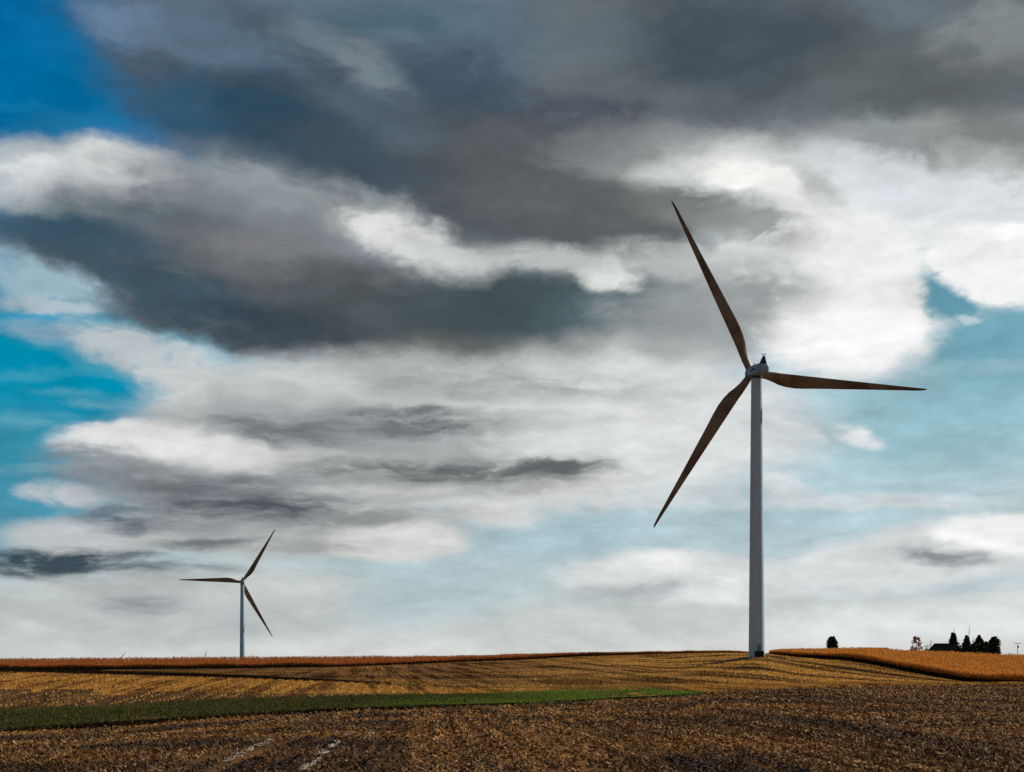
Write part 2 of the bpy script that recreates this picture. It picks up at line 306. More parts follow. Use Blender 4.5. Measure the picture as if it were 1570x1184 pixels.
def rowed(az_deg, period, dark, amount, lo=.44, hi=.56, patch=None, patch_scale=.02, patch_amt=.6, wander=0.0):
    """crop rows: colour bands running in a fixed direction over the land, plus broad patches"""
    def f(nt, mp, tc, col):
        N, L = nt.nodes, nt.links
        a = R(az_deg)
        r = N.new('ShaderNodeMapping'); r.inputs['Rotation'].default_value = (0, 0, a); L.new(tc.outputs['Object'], r.inputs[0])  # x = across rows
        st = N.new('ShaderNodeMapping'); st.inputs['Scale'].default_value = (1, .022, .1); L.new(r.outputs[0], st.inputs[0])
        n = N.new('ShaderNodeTexNoise'); n.inputs['Scale'].default_value = 1.0 / period; n.inputs['Detail'].default_value = 2.5; n.inputs['Roughness'].default_value = .6; L.new(st.outputs[0], n.inputs['Vector'])
        mr = N.new('ShaderNodeMapRange'); L.new(n.outputs[0], mr.inputs[0]); mr.inputs[1].default_value = lo; mr.inputs[2].default_value = hi; mr.inputs[4].default_value = amount
        mx = N.new('ShaderNodeMix'); mx.data_type = 'RGBA'; L.new(mr.outputs[0], mx.inputs[0]); L.new(col, mx.inputs[6]); mx.inputs[7].default_value = tuple(dark) + (1,)
        c = mx.outputs[2]
        if patch is not None:
            pn = N.new('ShaderNodeTexNoise'); pn.inputs['Scale'].default_value = patch_scale; pn.inputs['Detail'].default_value = 3; L.new(tc.outputs['Object'], pn.inputs['Vector'])
            pr = N.new('ShaderNodeMapRange'); L.new(pn.outputs[0], pr.inputs[0]); pr.inputs[1].default_value = .44; pr.inputs[2].default_value = .6; pr.inputs[4].default_value = patch_amt
            m2 = N.new('ShaderNodeMix'); m2.data_type = 'RGBA'; L.new(pr.outputs[0], m2.inputs[0]); L.new(c, m2.inputs[6]); m2.inputs[7].default_value = tuple(patch) + (1,); c = m2.outputs[2]
        return c
    return f
def land_x(colour, x0, x1, amt, soft_noise=.02):
    '''colour that takes over from x0 towards x1 with a ragged edge: another crop history on that part of the land'''
    def f(nt, mp, tc, col):
        N, L = nt.nodes, nt.links
        sp = N.new('ShaderNodeSeparateXYZ'); L.new(tc.outputs['Object'], sp.inputs[0])
        n = N.new('ShaderNodeTexNoise'); n.inputs['Scale'].default_value = soft_noise; n.inputs['Detail'].default_value = 4; L.new(tc.outputs['Object'], n.inputs['Vector'])
        a = N.new('ShaderNodeMath'); a.operation = 'MULTIPLY_ADD'; L.new(n.outputs[0], a.inputs[0]); a.inputs[1].default_value = 60; L.new(sp.outputs[0], a.inputs[2])
        r = N.new('ShaderNodeMapRange'); L.new(a.outputs[0], r.inputs[0]); r.inputs[1].default_value = x0 + 30; r.inputs[2].default_value = x1 + 30; r.inputs[4].default_value = amt
        m = N.new('ShaderNodeMix'); m.data_type = 'RGBA'; L.new(r.outputs[0], m.inputs[0]); L.new(col, m.inputs[6]); m.inputs[7].default_value = tuple(colour) + (1,)
        return m.outputs[2]
    return f
def both(*fs):
    def f(nt, mp, tc, col):
        for g in fs: col = g(nt, mp, tc, col)
        return col
    return f
FORE = both(rowed(-2.5, 1.1, (.04,.026,.020), .6, .50, .60), rowed(-2.5, 4.2, (.035,.024,.020), .85, .46, .56, patch=(.46,.22,.05), patch_scale=.06, patch_amt=.6))
GOLD = rowed(-5, 3.4, (.12,.045,.013), .85, .50, .60, patch=(.52,.29,.065), patch_scale=.03, patch_amt=.4)
HILL = both(land_x((.15,.072,.036), 58, -2, .85), rowed(-5, 4.6, (.050,.020,.008), .95, .47, .56, patch=(.62,.34,.07), patch_scale=.02, patch_amt=.25))
M = {}
M['soil'] = mat('harvested_soil', (.17,.088,.036), .95, (.06,.034,.018), 2.6, 9, bump=.08, bump_scale=5, lo=.42, hi=.6, extra=rowed(-2.5, 3.6, (.020,.014,.012), .9, patch=(.24,.12,.04), patch_scale=.06, patch_amt=.5))
M['turf'] = mat('turf', (.022,.034,.006), .95, (.07,.05,.018), .12, 7, bump=.04, bump_scale=4, extra=None)
M['gold'] = mat('gold_stubble_ground', (.38,.19,.040), .95, (.20,.09,.022), 1.1, 6, bump=.05, bump_scale=4, extra=GOLD)
M['hill'] = mat('hill_stubble_ground', (.48,.25,.055), .95, (.25,.115,.027), 1.1, 6, bump=.05, bump_scale=4, extra=HILL)
M['brown'] = mat('bare_brown_ground', (.11,.06,.032), .95, (.05,.03,.02), .8, 6, bump=.05, bump_scale=4, extra=rowed(-5, 3.0, (.035,.02,.014), .8))
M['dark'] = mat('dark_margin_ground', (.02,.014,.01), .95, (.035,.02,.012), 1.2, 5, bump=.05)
M['corn_ground'] = mat('corn_ground', (.06,.03,.015), .95, (.03,.018,.01), 1.2, 5)
M['far'] = mat('far_land', (.10,.075,.03), .95, (.05,.05,.02), .01, 5)
M['gravel'] = mat('gravel', (.05,.038,.028), .95, (.03,.022,.018), 3, 5, bump=.03)

# ------------------------------------------------------------------ terrain
def tab(s):
    a = [tuple(map(float, t.split(':'))) for t in s.split()]
    xs = [p[0] for p in a]; ys = [p[1] for p in a]
    return lambda x: np.interp(x, xs, ys)
def dtab(s):
    f = tab(s); return lambda x: f(x) * K
ROW2 = tab('5:1122 200:1110 400:1095 640:1085 800:1080 900:1075 1000:1070 1085:1064 1200:1058 1350:1053.5 1570:1050')
ROW3 = tab('5:1087 250:1077 400:1070 600:1067 750:1064 850:1060 950:1057.5 1000:1058 1045:1060 1085:1063 1200:1056 1350:1051 1570:1047.5')
ROW4 = tab('5:1031 200:1036 400:1042 560:1048 700:1051 850:1053 950:1050 1085:1050 1200:1048 1350:1047 1400:1047 1450:1048 1570:1050')
ROW5 = tab('5:1028 200:1027 400:1025 520:1023 620:1019 700:1015.5 800:1011.5 880:1007.5 960:1005 1050:1002.5 1100:1001.5 1174:1002.5 1220:1008.5 1298:1013.6 1345:1021 1392:1031 1439:1040 1486:1048 1517:1051 1570:1053 1700:1055')
ROW6 = tab('5:1016 370:1013.5 700:1011.5 800:1008.5 880:1007 960:1005 1050:1002.5 1100:1001.5 1174:1002 1350:1003 1370:1005 1450:1007.5 1520:1010.5 1570:1012.5')
D2 = dtab('5:60 400:75 640:85 800:95 950:105 1085:112 1350:118 1570:120')
D3 = dtab('5:95 400:100 700:110 1000:120 1100:122 1350:130 1570:134')
D4 = dtab('5:170 200:162 600:155 1000:150 1300:142 1450:140 1570:142')
D5 = dtab('5:330 500:330 700:400 850:430 1000:430 1080:330 1150:262 1174:250 1220:236 1300:222 1392:195 1486:172 1570:158 1700:150')
D6 = dtab('5:420 500:420 700:460 850:480 1000:480 1080:380 1174:300 1250:320 1570:330')
ZF7 = tab('5:-17 700:-17 850:-10 1000:-2 1150:3.4 1570:1.8 1800:0')
D7 = dtab('5:636 700:636 1150:470 1570:460')
def zrow(px, D, row): return CAM_H + (HY - row) * D / F
def knots(px):
    Ds = [0.0, 12.0 * K, float(D2(px)), float(D3(px)), float(D4(px)), float(D5(px)), float(D6(px)), float(D7(px)), 3200.0, 16000.0]
    zs = [0.0, 0.0, zrow(px, Ds[2], ROW2(px)), zrow(px, Ds[3], ROW3(px)), zrow(px, Ds[4], ROW4(px)), zrow(px, Ds[5], ROW5(px)), zrow(px, Ds[6], ROW6(px)), float(ZF7(px)), -60.0, -150.0]
    return Ds, [float(z) for z in zs]
def pchip_slopes(x, y):
    n = len(x); h = [x[i+1]-x[i] for i in range(n-1)]; d = [(y[i+1]-y[i])/h[i] for i in range(n-1)]; m = [0.0]*n
    for i in range(1, n-1):
        if d[i-1]*d[i] > 0:
            w1, w2 = 2*h[i]+h[i-1], h[i]+2*h[i-1]; m[i] = (w1+w2)/(w1/d[i-1]+w2/d[i])
    m[0] = 0; m[-1] = d[-1]; return m
SUB = [4, 16, 10, 12, 20, 6, 6, 8, 6]     # rings per layer
def column(px):
    Ds, zs = knots(px); m = pchip_slopes(Ds, zs); oD, oz = [], []
    for i in range(len(Ds)-1):
        h = Ds[i+1]-Ds[i]
        for k in range(SUB[i]):
            t = k / SUB[i]; t2, t3 = t*t, t*t*t
            oD.append(Ds[i]+h*t); oz.append((2*t3-3*t2+1)*zs[i]+(t3-2*t2+t)*h*m[i]+(-2*t3+3*t2)*zs[i+1]+(t3-t2)*h*m[i+1])
    oD.append(Ds[-1]); oz.append(zs[-1]); return oD, oz
PXS = np.arange(-400, 2101, 4.0)
COLS = [column(min(max(p, 5), 1700)) for p in PXS]
CD = np.array([c[0] for c in COLS]); CZ = np.array([c[1] for c in COLS])
def smoothcols(A, w=6):      # soften kinks of the tables sideways
    k = np.hanning(2*w+1); k /= k.sum(); P_ = np.pad(A, ((w, w), (0, 0)), mode='edge')
    return sum(k[i] * P_[i:i+len(A)] for i in range(2*w+1))
CD = smoothcols(CD); CZ = smoothcols(CZ)
def zones(px, j):
    """material slot for ring interval j at column px"""
    a = np.cumsum([0] + SUB); l = int(np.searchsorted(a, j, side='right') - 1); t = (j - a[l]) / SUB[l]
    if l <= 1: return 0
    if l == 2: return 1 if px < 1010 + 50*math.sin(j*2.7) else 2
    if l == 3: return 5 if px < 640 and t < .35 * (1 - px / 700) + .05 + .16 * mnoise.noise(Vector((px * .012, j * .4, 4.4))) else 2
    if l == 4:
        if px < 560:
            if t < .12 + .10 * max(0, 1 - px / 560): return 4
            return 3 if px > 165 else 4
        return 3
    if l == 5: return 6
    return 7
def ground():
    angs = [math.atan((p - CX) / F) for p in PXS]; a0, a1 = angs[0], angs[-1]
    back = [a1 + (2*math.pi - (a1 - a0)) * (i + 1) / 97 for i in range(96)]
    A = angs + back; nf = len(angs); nr = CD.shape[1]; V = []; 
    for i, a in enumerate(A):
        if i < nf: d, z = CD[i], CZ[i]
        else:
            t = (i - nf + 1) / 97; d = CD[-1]*(1-t) + CD[0]*t; z = CZ[-1]*(1-t) + CZ[0]*t
        c = math.cos(a) if i < nf else max(math.cos(a), math.cos(a0)*.999 if i - nf > 48 else math.cos(a1)*.999)
        r = d / c
        for j in range(1, nr): V.append((math.sin(a)*r[j], math.cos(a)*r[j], z[j]))
    n = nr - 1; Fc = []; mi = []
    for i in range(len(A)):
        i2 = (i + 1) % len(A); px = PXS[i] if i < nf else (1700 if i - nf < 48 else 5)
        for j in range(n - 1):
            Fc.append((i*n+j, i2*n+j, i2*n+j+1, i*n+j+1)); mi.append(zones(px, j + 1))
    V = np.array(V)
    # gentle unevenness of the land near the camera
    o = np_mesh('ground', V, Fc, [M['soil'], M['turf'], M['gold'], M['hill'], M['dark'], M['brown'], M['corn_ground'], M['far']], None, True, mi)
    # inner fan
    bm = bmesh.new(); bm.from_mesh(o.data); bm.verts.ensure_lookup_table()
    f = bm.faces.new([bm.verts[i*n] for i in range(len(A))]); f.normal_update()
    if f.normal.z < 0: f.normal_flip()
    bmesh.ops.recalc_face_normals(bm, faces=bm.faces)
    if sum(fc.normal.z for fc in bm.faces) < 0: bmesh.ops.reverse_faces(bm, faces=bm.faces)
    bm.to_mesh(o.data); bm.free()
    tag(o, kind='structure')
ground()
_fp = CX + F * np.tan(np.array([math.atan((p - CX) / F) for p in PXS]))
def zat(X, Y):
    """ground height under arrays X, Y (in front of the camera)"""
    X = np.atleast_1d(np.asarray(X, float)); Y = np.atleast_1d(np.asarray(Y, float))
    px = CX + X / Y * F; u = np.clip((px - PXS[0]) / 4.0, 0, len(PXS) - 1.001); i = u.astype(int); fr = u - i
    out = np.empty(len(X))
    for col in np.unique(i):
        m = i == col
        z0 = np.interp(Y[m], CD[col], CZ[col]); z1 = np.interp(Y[m], CD[col+1], CZ[col+1]); out[m] = z0*(1-fr[m]) + z1*fr[m]
    return out
def pxof(X, Y): return CX + X / Y * F
def bound(k, px):       # smoothed distance of boundary k at columns px
    j = int(np.cumsum([0] + SUB)[k]); return np.interp(px, PXS, CD[:, j])

# ------------------------------------------------------------------ scattered vegetation (stuff)
def blades(P, H, Wd, lean, mat_, name, kindlabel, up=1.0, cross=False):
    """one upright (or leaning) tapering quad per point; P (n,3)"""
    n = len(P); th = rng.uniform(0, 2*np.pi, n); a = np.stack([np.cos(th), np.sin(th), np.zeros(n)], 1)
    la = rng.uniform(0, 2*np.pi, n); ld = np.stack([np.cos(la), np.sin(la), np.zeros(n)], 1) * (lean * rng.random(n))[:, None]
    top = P + (ld + np.array([0, 0, 1.0]) * up) * H[:, None]
    w = (Wd)[:, None] * a
    V = np.stack([P - w, P + w, top + w*.35, top - w*.35], 1).reshape(-1, 3)
    return V, np.arange(4*n).reshape(-1, 4)
def flakes(P, L_, Wd, tilt):
    n = len(P); th = rng.uniform(0, 2*np.pi, n); ti = rng.uniform(-tilt, tilt, n)
    a = np.stack([np.cos(th)*np.cos(ti), np.sin(th)*np.cos(ti), np.sin(ti)], 1)
    rl = rng.uniform(-tilt, tilt, n); b = np.stack([-np.sin(th)*np.cos(rl), np.cos(th)*np.cos(rl), np.sin(rl)], 1)
    P = P + np.array([0, 0, 1]) * (np.abs(np.sin(ti))*L_ + np.abs(np.sin(rl))*Wd)[:, None] * .8
    A = a * L_[:, None]; B = b * Wd[:, None]
    V = np.stack([P - A - B, P + A - B*.6, P + A*.9 + B, P - A*.8 + B*.8], 1).reshape(-1, 3)
    return V, np.arange(4*n).reshape(-1, 4)
def in_view(n, d0, d1, p=1.0, pad=60):
    """random ground points between distances, denser near (area ~ D**p)"""
    px = rng.uniform(-pad, 1570 + pad, n); u = rng.random(n)
    D = d0 * (d1 / d0) ** (u ** p); return px, D, (px - CX) / F * D
M['residue'] = mat('dry_crop_residue', (.3,.2,.1), .9, random_isl=[(.045,.026,.016),(.34,.150,.036),(.08,.042,.022),(.48,.25,.065),(.032,.022,.018),(.40,.165,.035),(.13,.070,.032),(.58,.42,.26),(.22,.090,.024),(.42,.20,.05)], extra=FORE, spec=.2)
M['straw'] = mat('gold_straw', (.4,.25,.07), .85, random_isl=[(.62,.33,.065),(.26,.10,.024),(.52,.24,.042),(.74,.48,.14),(.15,.05,.015),(.58,.29,.05)], extra=GOLD, trans=.25, spec=.2)
M['hillstraw'] = mat('brown_straw', (.4,.25,.07), .85, random_isl=[(.80,.43,.09),(.25,.10,.022),(.74,.38,.07),(.85,.58,.19),(.13,.05,.015)], extra=HILL, trans=.25, spec=.2)
GRX = land_x((.20,.32,.04), -14, 8, .58)
M['grass'] = mat('green_grass', (.05,.1,.02), .9, random_isl=[(.036,.046,.008),(.055,.070,.012),(.09,.09,.022),(.024,.032,.006),(.16,.11,.03)], extra=GRX, trans=.3, spec=.2)
M['corn'] = mat('ripe_corn_leaf', (.4,.2,.05), .8, random_isl=[(.78,.27,.020),(.54,.12,.010),(.82,.37,.035),(.28,.06,.009),(.84,.48,.09),(.66,.19,.014)], trans=.28, spec=.2)
M['redcorn'] = mat('red_corn_leaf', (.4,.2,.05), .8, random_isl=[(.48,.13,.018),(.34,.075,.012),(.56,.21,.03),(.20,.04,.008)], trans=.25, spec=.2)
# foreground residue: loose trash lying in rows on the harvested soil
def rowfield(X, Y, az, period, seed):
    a = R(az); s = X * math.cos(a) - Y * math.sin(a) ; t = X * math.sin(a) + Y * math.cos(a)
    v = np.array([mnoise.noise(Vector((ss / period, tt * .012, seed))) + .5 * mnoise.noise(Vector((ss / period * 2.3, tt * .03, seed + 9))) for ss, tt in zip(s, t)])
    return v
def foreground():
    n = 560000
    px, D, X = in_view(n, 11.5*K, 122*K, .85, 120)
    k = D < bound(2, px) + rng.normal(0, 3.5, len(D)) - 1; px, D, X = px[k], D[k], X[k]
    v = rowfield(X, D, -2.5, 3.6, 3.3); ra = R(-2.5)
    rp = .5 + .5*np.cos(2*np.pi*(X*math.cos(ra) - D*math.sin(ra) + .12*np.sin(D*.11))/.95); vis = np.interp(D, [90, 220], [1, .45])
    keep = rng.random(len(X)) < np.clip(.62 + 1.6 * v, .16, 1) * (1 - vis + vis * (.04 + 1.25 * rp ** 1.6)); X, D, v, rp = X[keep], D[keep], v[keep], rp[keep]
    P = np.stack([X, D, zat(X, D) + .10*rp], 1); s = .015 + .0009 * D / K
    V, Fc = flakes(P, s * rng.uniform(.8, 2.2, len(P)), s * rng.uniform(.3, .9, len(P)), .75)
    o = np_mesh('crop_residue', V, Fc, M['residue']); tag(o, 'brown and tan loose crop residue littering the nearest harvested field', 'crop residue', kind='stuff')
    # cut stalks standing in rows
    n = 34000; px, D, X = in_view(n, 11.5*K, 122*K, .8, 120); a = R(-2.5)
    s = X*math.cos(a) - D*math.sin(a); t = X*math.sin(a) + D*math.cos(a); s = np.round(s / .95) * .95 + rng.normal(0, .06, n)
    X = s*math.cos(a) + t*math.sin(a); D = -s*math.sin(a) + t*math.cos(a); px = pxof(X, D); k = (D < bound(2, px)) & (D > 11*K); X, D = X[k], D[k]
    P = np.stack([X, D, zat(X, D)], 1); V, Fc = blades(P, rng.uniform(.04, .18, len(P)), .010 + .00042 * D / K * rng.uniform(.6, 1.4, len(P)), .9, None, '', '')
    o = np_mesh('cut_stalks', V, Fc, M['residue']); tag(o, 'short broken corn stalks in rows over the nearest brown field', 'corn stubble', kind='stuff')
    # clods: lumps of turned earth
    n = 60000; px, D, X = in_view(n, 12*K, 122*K, .8, 120); k = D < bound(2, px); X, D = X[k], D[k]
    v = rowfield(X, D, -2.5, 2.4, 7.7); k = rng.random(len(X)) < np.clip(.35 - 1.6 * v, .05, 1); X, D = X[k], D[k]; n = len(X)
    C = np.stack([X, D, zat(X, D)], 1); r = (.018 + .0011 * D / K) * rng.uniform(.7, 2.2, n); th = rng.uniform(0, 6.28, n)
    off = []
    for a in range(4):
        q = th + a * math.pi / 2 + rng.uniform(-.3, .3, n); off.append(np.stack([np.cos(q)*rng.uniform(.7,1.2,n), np.sin(q)*rng.uniform(.7,1.2,n), rng.uniform(.0,.35,n)], 1))
    for a in range(4):
        q = th + a * math.pi / 2 + rng.uniform(-.3, .3, n); off.append(np.stack([np.cos(q)*.5, np.sin(q)*.5, rng.uniform(.45,.95,n)], 1))
    V = np.stack([C + o_ * r[:, None] for o_ in off], 1).reshape(-1, 3); i = np.arange(n)[:, None] * 8
    Fc = np.concatenate([i + np.array([q]) for q in ([0,1,5,4],[1,2,6,5],[2,3,7,6],[3,0,4,7],[4,5,6,7])])
    m = mat('clod_earth', (.13,.07,.03), .95, random_isl=[(.035,.022,.015),(.12,.062,.028),(.06,.035,.02),(.20,.10,.04)])
    tag(np_mesh('clods', V, Fc, m), 'small lumps of dark earth turned up between the rows nearest the camera', 'clods', kind='stuff')
foreground()
def pale_streaks():
    # pale heaps of husks left in the wheel tracks
    segs = [((487,1164),(545,1119),130),((339,1173),(400,1143),70),((553,1140),(582,1117),50),((462,1182),(500,1165),30),((400,1146),(418,1134),14)]
    Ps = []
    for (x0,y0),(x1,y1),n in segs:
        t = rng.random(n*5); px = x0+(x1-x0)*t; row = y0+(y1-y0)*t
        k = np.array([mnoise.noise(Vector((tt*9, x0, 0))) for tt in t]) > .02; px, row = px[k], row[k]
        D = np.empty(len(px))
        for i, (p, r) in enumerate(zip(px, row)):
            Dg = np.linspace(12*K, 90*K, 500); z = zat((p-CX)/F*Dg, Dg); rr = HY + (CAM_H - z)*F/Dg; D[i] = Dg[np.argmin(abs(rr - r))]
        X = (px-CX)/F*D + rng.normal(0, .05, len(px)); D = D + rng.normal(0, .12, len(px)); Ps.append(np.stack([X, D, zat(X, D)], 1))
    px, D, X = in_view(700, 12*K, 100*K, 1); k = D < bound(2, px); Ps.append(np.stack([X[k], D[k], zat(X[k], D[k])], 1))
    P = np.concatenate(Ps); V, Fc = flakes(P + np.array([0,0,.03]), rng.uniform(.02, .065, len(P)), rng.uniform(.012, .035, len(P)), 1.0)
    m = mat('pale_husk', (.62,.56,.48), .8, random_isl=[(.75,.70,.62),(.5,.43,.34),(.62,.56,.5)], trans=.2)
    tag(np_mesh('husk_litter', V, Fc, m), 'pale husks lying in the wheel tracks of the nearest field', 'husks', kind='stuff')
pale_streaks()
def strip_grass():
    n = 90000; px = rng.uniform(-60, 1110, n); b2, b3 = bound(2, px), bound(3, px); t = rng.random(n); D = b2 + (b3 - b2) * t * 1.01
    X = (px - CX)/F*D
    pn = np.array([mnoise.noise(Vector((a_*.09, b_*.03, 2.2))) + .6*mnoise.noise(Vector((a_*.4, b_*.12, 5.1))) for a_, b_ in zip(X, D)])
    thin = np.interp(px, [500, 800, 930, 1040, 1100], [0, .12, .35, .7, 1.0]); edge_ = np.minimum(t, 1 - t) * 5
    k = rng.random(n) < np.clip(.95 + 1.6 * pn - thin + np.clip(edge_ - 1, -1, 0) * .5, .06, 1); px, D, X, t, n = px[k], D[k], X[k], t[k], int(k.sum())
    D = D + rng.normal(0, 3.4, n) * (np.minimum(t, 1 - t) < .12)
    P = np.stack([X, D, zat(X, D)], 1); h = rng.uniform(.10, .26, n) * (1 + .5 * (t < .05))
    tall = np.clip(1 - abs(px - 962) / 30, 0, 1) + .8 * np.clip(1 - abs(px - 1010) / 22, 0, 1) + .6*np.clip(1 - abs(px - 925) / 12, 0, 1); h *= 1 + 2.2 * tall * (rng.random(n) < .25)
    V, Fc = blades(P, h, rng.uniform(.04, .11, n), .8, None, '', '')
    # second thin strip on the gold field
    n = 16000; px = rng.uniform(555, 1000, n); row = np.interp(px, [555, 620, 800, 900, 1000], [1047, 1049, 1053.5, 1056.5, 1058]) + rng.normal(0, .55, n)
    D = bound(3, px) + (bound(4, px) - bound(3, px)) * np.interp(px, [555, 800, 1000], [.93, .55, .05]) + rng.uniform(-4, 4, n)
    X = (px - CX)/F*D; P = np.stack([X, D, zat(X, D)], 1); V2, F2 = blades(P, rng.uniform(.1, .3, n), rng.uniform(.05, .12, n), .8, None, '', '')
    o = np_mesh('grass', np.concatenate([V, V2]), np.concatenate([Fc, F2 + len(V)]), M['grass']); tag(o, 'green grass growing in the waterway strip between the fields', 'grass', kind='stuff')
strip_grass()
def stubble():
    # left gold field and the hill below the turbine
    def rows(n, pa, pb, k0, k1, az, sp, jit=.1):
        px = rng.uniform(pa, pb, n); b0, b1 = bound(k0, px), bound(k1, px); D = b0 + (b1 - b0) * rng.random(n); X = (px - CX)/F*D
        a = R(az); s = X*math.cos(a) - D*math.sin(a); t = X*math.sin(a) + D*math.cos(a); s = np.round(s/sp)*sp + rng.normal(0, jit, n)
        X = s*math.cos(a) + t*math.sin(a); D = -s*math.sin(a) + t*math.cos(a); px = pxof(X, D); k = (D > bound(k0, px)) & (D < bound(k1, px)); return X[k], D[k], px[k]
    X, D, px = rows(90000, -60, 1640, 3, 4, -5, 2.0, .35)
    k = ~((px < 1100) & (D < bound(3, px) + .5)); tt = (D - bound(3, px)) / (bound(4, px) - bound(3, px)); k &= ~((px < 640) & (tt < .45 * (1 - px / 700) + .05) & (rng.random(len(px)) < .72)); X, D = X[k], D[k]
    P = np.stack([X, D, zat(X, D)], 1); V, Fc = blades(P, rng.uniform(.10, .34, len(P)), rng.uniform(.05, .15, len(P)), 1.0, None, '', '')
    tag(np_mesh('gold_stubble', V, Fc, M['straw']), 'short golden stubble beyond the green strip', 'stubble', kind='stuff')
    X, D, px = rows(150000, 160, 1640, 4, 5, -5, 1.5, .3)
    P = np.stack([X, D, zat(X, D)], 1); V, Fc = blades(P, rng.uniform(.10, .36, len(P)), rng.uniform(.06, .2, len(P)), 1.0, None, '', '')
    tag(np_mesh('hill_stubble', V, Fc, M['hillstraw']), 'brown and gold stubble in rows up the hill below the large turbine', 'stubble', kind='stuff')
stubble()
def corn(name, pa, pb, n_plants, mat_, label, k0=5, k1=6, hfun=None, ext=1.0):
    px = rng.uniform(pa, pb, n_plants); b0, b1 = bound(k0, px), bound(k1, px); u = rng.random(n_plants)
    edge = rng.random(n_plants) < .34; u = np.where(edge, rng.random(n_plants) * .025, u ** 1.15)
    D = b0 + (b1 - b0) * u * ext; X = (px - CX)/F*D; z = zat(X, D); h = (rng.uniform(1.9, 2.6, n_plants) + .25 * np.sin(X * .21 + np.sin(D * .05) * 2)) * np.where(rng.random(n_plants) < .06, 1.16, 1) * (hfun(px) if hfun else 1)
    P = np.stack([X, D, z], 1); Vs = []; Fs = []; nb = 0
    def push(V, Fc):
        nonlocal nb
        Vs.append(V); Fs.append(Fc + nb); nb += len(V)
    V, Fc = blades(P, h, np.full(n_plants, .05), .08, None, '', ''); push(V, Fc)
    for q in range(6):         # drooping leaves
        th = rng.uniform(0, 2*np.pi, n_plants); o = np.stack([np.cos(th), np.sin(th), np.zeros(n_plants)], 1); sd_ = np.stack([-np.sin(th), np.cos(th), np.zeros(n_plants)], 1)
        hb = h * rng.uniform(.25, .92, n_plants); ln = rng.uniform(.35, .8, n_plants) * (hfun(px) if hfun else 1); wd = rng.uniform(.05, .10, n_plants)
        B = P + np.array([0,0,1]) * hb[:, None]; C_ = B + o*(ln*.6)[:, None] + np.array([0,0,1])*(ln*.35)[:, None]; E = B + o*ln[:, None] - np.array([0,0,1])*(ln*rng.uniform(.0,.6,n_plants))[:, None]
        w = sd_ * wd[:, None]
        V = np.stack([B - w*.6, B + w*.6, C_ + w, C_ - w, E + w*.3, E - w*.3], 1).reshape(-1, 3); i = np.arange(n_plants)[:, None] * 6
        push(V, np.concatenate([i + np.array([[0,1,2,3]]), i + np.array([[3,2,4,5]])]))
    tag(np_mesh(name, np.concatenate(Vs), np.concatenate(Fs), mat_), label, 'corn', kind='stuff')
HF = lambda px: np.interp(px, [860, 960, 1060, 1100, 1135, 1150, 1175, 1190, 1250, 1320], [1, .8, .55, .42, .36, .25, .3, .6, .85, 1])
corn('corn', 1180, 1680, 38000, M['corn'], 'tall orange ripe corn standing right of the large turbine', hfun=HF)
corn('corn', -60, 1149, 44000, M['redcorn'], 'dark red ripe corn in a long band along the left horizon', hfun=HF)
# dark weedy margin of the left gold field, and shade blades below the corn
def margin():
    n = 26000; px = rng.uniform(-60, 600, n); D = bound(4, px) + rng.uniform(-1, 16, n) * np.interp(px, [0, 600], [1.3, .5]); X = (px-CX)/F*D
    P = np.stack([X, D, zat(X, D)], 1); V, Fc = blades(P, rng.uniform(.2, .8, n) * np.interp(px, [0, 300, 600], [1, 1.2, .4]), rng.uniform(.04, .1, n), .6, None, '', '')
    for (pa, pb, kb, off, hmax, cnt) in ((-60, 1140, 5, (-5, 2), 1.5, 26000), (1176, 1680, 5, (-3, 1.5), 1.45, 15000), (-60, 1085, 2, (-5, 2.5), .26, 26000)):  # both corn fronts: dark blades added in place of shade; grass edge: dark soil line
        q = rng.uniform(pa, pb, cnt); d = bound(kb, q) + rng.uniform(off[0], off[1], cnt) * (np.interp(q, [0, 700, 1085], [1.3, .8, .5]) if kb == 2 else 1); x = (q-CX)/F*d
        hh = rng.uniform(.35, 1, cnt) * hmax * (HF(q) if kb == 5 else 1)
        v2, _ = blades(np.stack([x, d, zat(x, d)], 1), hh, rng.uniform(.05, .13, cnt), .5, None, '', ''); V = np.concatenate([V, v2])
    Fc = np.arange(len(V)).reshape(-1, 4)
    m = mat('dark_weeds_and_shade', (.03,.02,.012), .9, random_isl=[(.02,.014,.009),(.035,.02,.010),(.014,.012,.008)])
    tag(np_mesh('weed_and_shade_strip', V, Fc, m), 'dark dead weeds in narrow strips along the field edges, and dark blades added as shade at the foot of the corn', 'weeds', kind='stuff')
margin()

# ------------------------------------------------------------------ wind turbines
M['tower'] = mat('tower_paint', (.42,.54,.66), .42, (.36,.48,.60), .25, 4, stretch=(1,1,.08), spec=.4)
M['blade'] = mat('shade_tinted_blade', (.20,.13,.065), .42, (.13,.055,.022), .07, 2, stretch=(1,1,1), lo=.46, hi=.54, spec=.35)  # white blade paint; backlit shade and brown ground reflection put into the colour
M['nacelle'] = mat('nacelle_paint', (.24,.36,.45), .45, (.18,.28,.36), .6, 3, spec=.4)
M['blackish'] = mat('dark_metal', (.02,.022,.025), .5, (.035,.035,.04), 2, 3, spec=.4)
M['blue'] = mat('blue_lettering', (.01,.07,.22), .5, (.012,.08,.25), 2, 2)
M['cab'] = mat('dark_green_cabinet', (.012,.022,.018), .5, (.02,.03,.022), 1, 3)
M['door'] = mat('door_paint', (.22,.24,.26), .5, (.18,.2,.22), 1, 3)
M['concrete'] = mat('concrete', (.42,.40,.37), .9, (.3,.29,.27), 2, 5, bump=.01)
